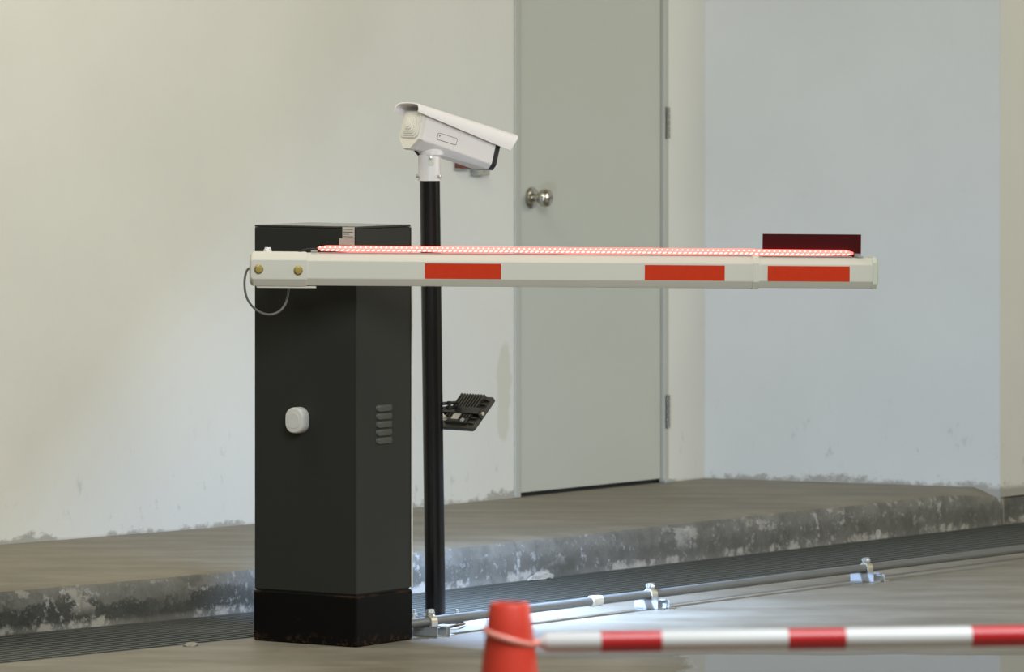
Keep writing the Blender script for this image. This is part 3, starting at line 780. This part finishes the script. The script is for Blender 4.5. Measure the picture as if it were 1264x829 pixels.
def make_clamp(px, label):
    q = flat(on_pipe(px), 0); T = frame(q, pd, pn, Vector((0, 0, 1)))
    r = empty('pipe_clamp', q, label, 'pipe clamp', 'clamps holding the conduit to the floor')
    bm = BM()          # short strut channel lying across the pipe
    hc = PH - PR - .001; L0, L1 = -.040, .040
    box(bm, (-.0205, L0, 0), (.0205, L1, .003), T); box(bm, (-.0205, L0, 0), (-.0175, L1, hc), T); box(bm, (.0175, L0, 0), (.0205, L1, hc), T)
    box(bm, (-.0205, L0, hc-.003), (-.009, L1, hc), T); box(bm, (.009, L0, hc-.003), (.0205, L1, hc), T)
    obj('strut_channel', bm, M['zinc'], r)
    bm = BM(); rr = []
    for x in (-.0125, .0125):
        o_, i_ = [], []
        for k in range(15):
            a = math.radians(-50 + 280*k/14)
            o_.append(T @ Vector((x, (PR+.004)*math.cos(a), PH + (PR+.004)*math.sin(a)))); i_.append(T @ Vector((x, (PR+.0006)*math.cos(a), PH + (PR+.0006)*math.sin(a))))
        rr.append(o_ + i_[::-1])
    loft(bm, rr); obj('strap', bm, M['yzinc'], r, bevel=.0006)
    bm = BM()          # clamp ears and foot tabs
    box(bm, (-.0125, -.004, PH+PR+.001), (.0125, -.0012, PH+PR+.018), T); box(bm, (-.0125, .0012, PH+PR+.001), (.0125, .004, PH+PR+.018), T)
    box(bm, (-.0125, -.016, hc-.004), (.0125, -.011, PH - .002), T); box(bm, (-.0125, .011, hc-.004), (.0125, .016, PH - .002), T)
    obj('ears', bm, M['steel'], r, bevel=.0005)
    bm = BM(); TB = T @ Matrix.Translation((0, 0, PH+PR+.010)) @ Matrix.Rotation(PI/2, 4, 'X')
    lathe(bm, [(0, -.014), (.003, -.014), (.003, .014), (0, .014)], TB, 10)
    prism(bm, [(.0065*math.cos(PI/3*k), .0065*math.sin(PI/3*k)) for k in range(6)], .004, .010, TB); prism(bm, [(.0065*math.cos(PI/3*k), .0065*math.sin(PI/3*k)) for k in range(6)], -.010, -.004, TB)
    obj('clamp_bolt', bm, M['steel'], r, bevel=.0005)
    bm = BM(); TF = T @ Matrix.Translation((.032, -.030, 0))     # floor anchor bracket beside it
    box(bm, (-.0115, -.018, 0), (.013, .018, .004), TF); box(bm, (-.0115, -.018, 0), (-.0085, .018, .022), TF)
    lathe(bm, [(0, .004), (.004, .004), (.004, .018), (0, .018)], TF, 10); prism(bm, [(.007*math.cos(PI/3*k), .007*math.sin(PI/3*k)) for k in range(6)], .004, .010, TF)
    obj('floor_anchor', bm, M['steel'], r, bevel=.0005)
    return r
cl = make_clamp(531, 'zinc pipe clamp at the foot of the cabinet and pole')
for px, lab in ((803, 'zinc pipe clamp in the middle of the conduit, right of the pale coupling'), (1069, 'zinc pipe clamp farthest right on the conduit')):
    c = copy_tree(cl); c.location = flat(on_pipe(px), 0); c['label'] = lab

# ------------------------------------------------------------------ crumbs
def chunk(p, s, label, name='mortar_lump', m='chunk', flatk=.6):
    bm = BM(); bmesh.ops.create_icosphere(bm, subdivisions=3, radius=1)
    sd = random.random()*50
    for v in bm.verts:
        k = 1 + .35*mnoise.noise(v.co*1.6 + Vector((sd, 0, 0))) + .15*mnoise.noise(v.co*4 + Vector((sd, 3, 0)))
        v.co = Vector((v.co.x*s[0]*k, v.co.y*s[1]*k, max(-.15, v.co.z)*s[2]*k))
    lo = min(v.co.z for v in bm.verts)
    R = Matrix.Rotation(ANG, 4, 'Z')
    for v in bm.verts: v.co = (R @ (v.co - Vector((0, 0, lo)))) + p
    o = obj(name, bm, M[m], origin=p); tag(o, label, 'mortar'); return o
chunk(G(920, 682.5) + Vector((0, 0, 0)), (.035, .012, .026), 'pale mortar lump at the foot of the curb under the white arm tip')
chunk(G(668, 714.5), (.050, .008, .016), 'wide pale mortar smear at the curb foot right of the pole')
chunk(G(1083, 665), (.013, .010, .026), 'upright mortar lump stuck to the curb face toward the right')
chunk(G(236, 797), (.022, .014, .008), 'small pale crumb on the floor left of the cabinet')
chunk(G(1240, 645), (.06, .02, .022), 'pale rubble at the foot of the plinth by the right edge')
bm = BM(); tube(bm, spline([G(545, 777, .006), G(556, 773.5, .007), G(566, 771, .010), G(574, 769.5, .006)], 4), [.0035]*12 + [.0015], 7)
tw = obj('twig', bm, M['twig'], origin=G(558, 773, 0), smooth=True); tag(tw, 'thin brown twig on the floor by the pole foot', 'twig')

# ------------------------------------------------------------------ traffic cone and bar in the foreground
ZC = 8.0
kp_ = P(629, 744, ZC); ct = kp_.z
cone = empty('traffic_cone', (kp_.x, ZC, 0), 'blurred orange traffic cone in the foreground holding the striped bar', 'traffic cone')
T = Matrix.Translation((kp_.x, ZC, 0))
bm = BM(); sl_ = .0122/.0986
prof = [(.0, .02), (.118, .02), (.112, .03)] + [(.029 + sl_*(ct-z), z) for z in (.06, .2, .4, .55, .66)] + [(.0292, ct-.004), (.027, ct), (.019, ct), (.019, ct-.05), (0, ct-.05)]
lathe(bm, prof, T, 48); obj('cone_body', bm, M['cone'], cone, smooth=True)
bm = BM(); prism(bm, rrect(.36, .36, .04), 0, .03, T); obj('cone_base', bm, M['cone'], cone, bevel=.006)
bar = empty('cone_bar', (.6, ZC + .05, 0), 'blurred red and white striped bar hooked on the traffic cone', 'barrier bar')
b0, b1 = P(676, 793, ZC), P(1264, 784.5, 8.08)
bd = (b1 - b0).normalized(); be = b1 + bd*.75
bar.location = b0
bm = BM(); tube(bm, [b0 - bd*.012, b0 - bd*.004, b0, be], [.006, .012, .0148, .0148], 24); obj('bar_tube', bm, M['barw'], bar, smooth=True)
def on_bar(px):
    k = (px - CX)/F; t = (k*b0.y - b0.x)/(bd.x - k*bd.y); return b0 + bd*t
for x0, x1 in ((741, 816), (972, 1043), (1198, 1272)):
    bm = BM(); tube(bm, [on_bar(x0), on_bar(x1)], .0153, 24); obj('red_band', bm, M['barr'], bar, smooth=True)
bm = BM(); rr = []
zr = HC0 - (786 - H)*ZC/F; rad = .029 + sl_*(ct - zr) - .001
RT = Matrix.Translation((kp_.x, ZC, zr)) @ Matrix.Rotation(math.radians(16), 4, 'Y')
for k in range(40):
    a = 2*PI*k/40; rr.append([RT @ Vector(((rad + .004 + .002*math.cos(b))*math.cos(a), (rad + .004 + .002*math.cos(b))*math.sin(a), .004*math.sin(b))) for b in [2*PI*q/8 for q in range(8)]])
loft(bm, rr, closed=True)
tube(bm, [RT @ Vector((rad + .002, 0, 0)), b0 - bd*.008], .006, 10)
obj('loop', bm, M['ring'], bar, smooth=True)

# ------------------------------------------------------------------ light
w = bpy.data.worlds.new('World'); scene.world = w; w.use_nodes = True
bg = w.node_tree.nodes['Background']; bg.inputs[0].default_value = (1, .95, .62, 1); bg.inputs[1].default_value = .19
def area(name, loc, target, size, power, col, sy=None, spread=None):
    L = bpy.data.lights.new(name, 'AREA'); L.energy = power; L.color = col; L.size = size
    if sy: L.shape = 'RECTANGLE'; L.size_y = sy
    if spread: L.spread = spread
    o = bpy.data.objects.new(name, L); COL.objects.link(o); o.location = loc
    o.rotation_euler = (Vector(target) - Vector(loc)).to_track_quat('-Z', 'Y').to_euler(); return o
area('side_lamp', (9.0, 14.4, 3.2), (-.8, 16.2, .9), 3.0, 255, (1, .975, .87), 2.0)
area('front_fill', (1.0, 7.0, 4.0), (0, 15, .5), 2.6, 360, (.88, .955, 1), 2.6)  # fill light added overhead in front to balance the scene, no fixture there
area('ceiling_lamp', (-1.2, 14.2, 3.6), (-1.2, 15.2, .3), 3.0, 56, (1, .92, .76), .5)
area('flood_beam', FC - fn_*.020, FC - fn_*1.0, .09, 42, (.42, .62, 1.0), .08)

# ------------------------------------------------------------------ camera
cd = bpy.data.cameras.new('Camera'); cam = bpy.data.objects.new('Camera', cd); COL.objects.link(cam)
cam.location = (0, 0, HC0); cam.rotation_euler = (PI/2, 0, 0)
cd.sensor_width = 36; cd.sensor_fit = 'HORIZONTAL'; cd.lens = 36*F/1264
cd.shift_x = 0; cd.shift_y = -(414.5 - H)/1264
cd.clip_start = .1; cd.clip_end = 200
cd.dof.use_dof = True; cd.dof.focus_distance = 14.1; cd.dof.aperture_fstop = 9.0
scene.camera = cam
vs = scene.view_settings
vs.view_transform = 'Standard'; vs.look = 'None'; vs.gamma = 1; vs.use_curve_mapping = False; vs.exposure = 0
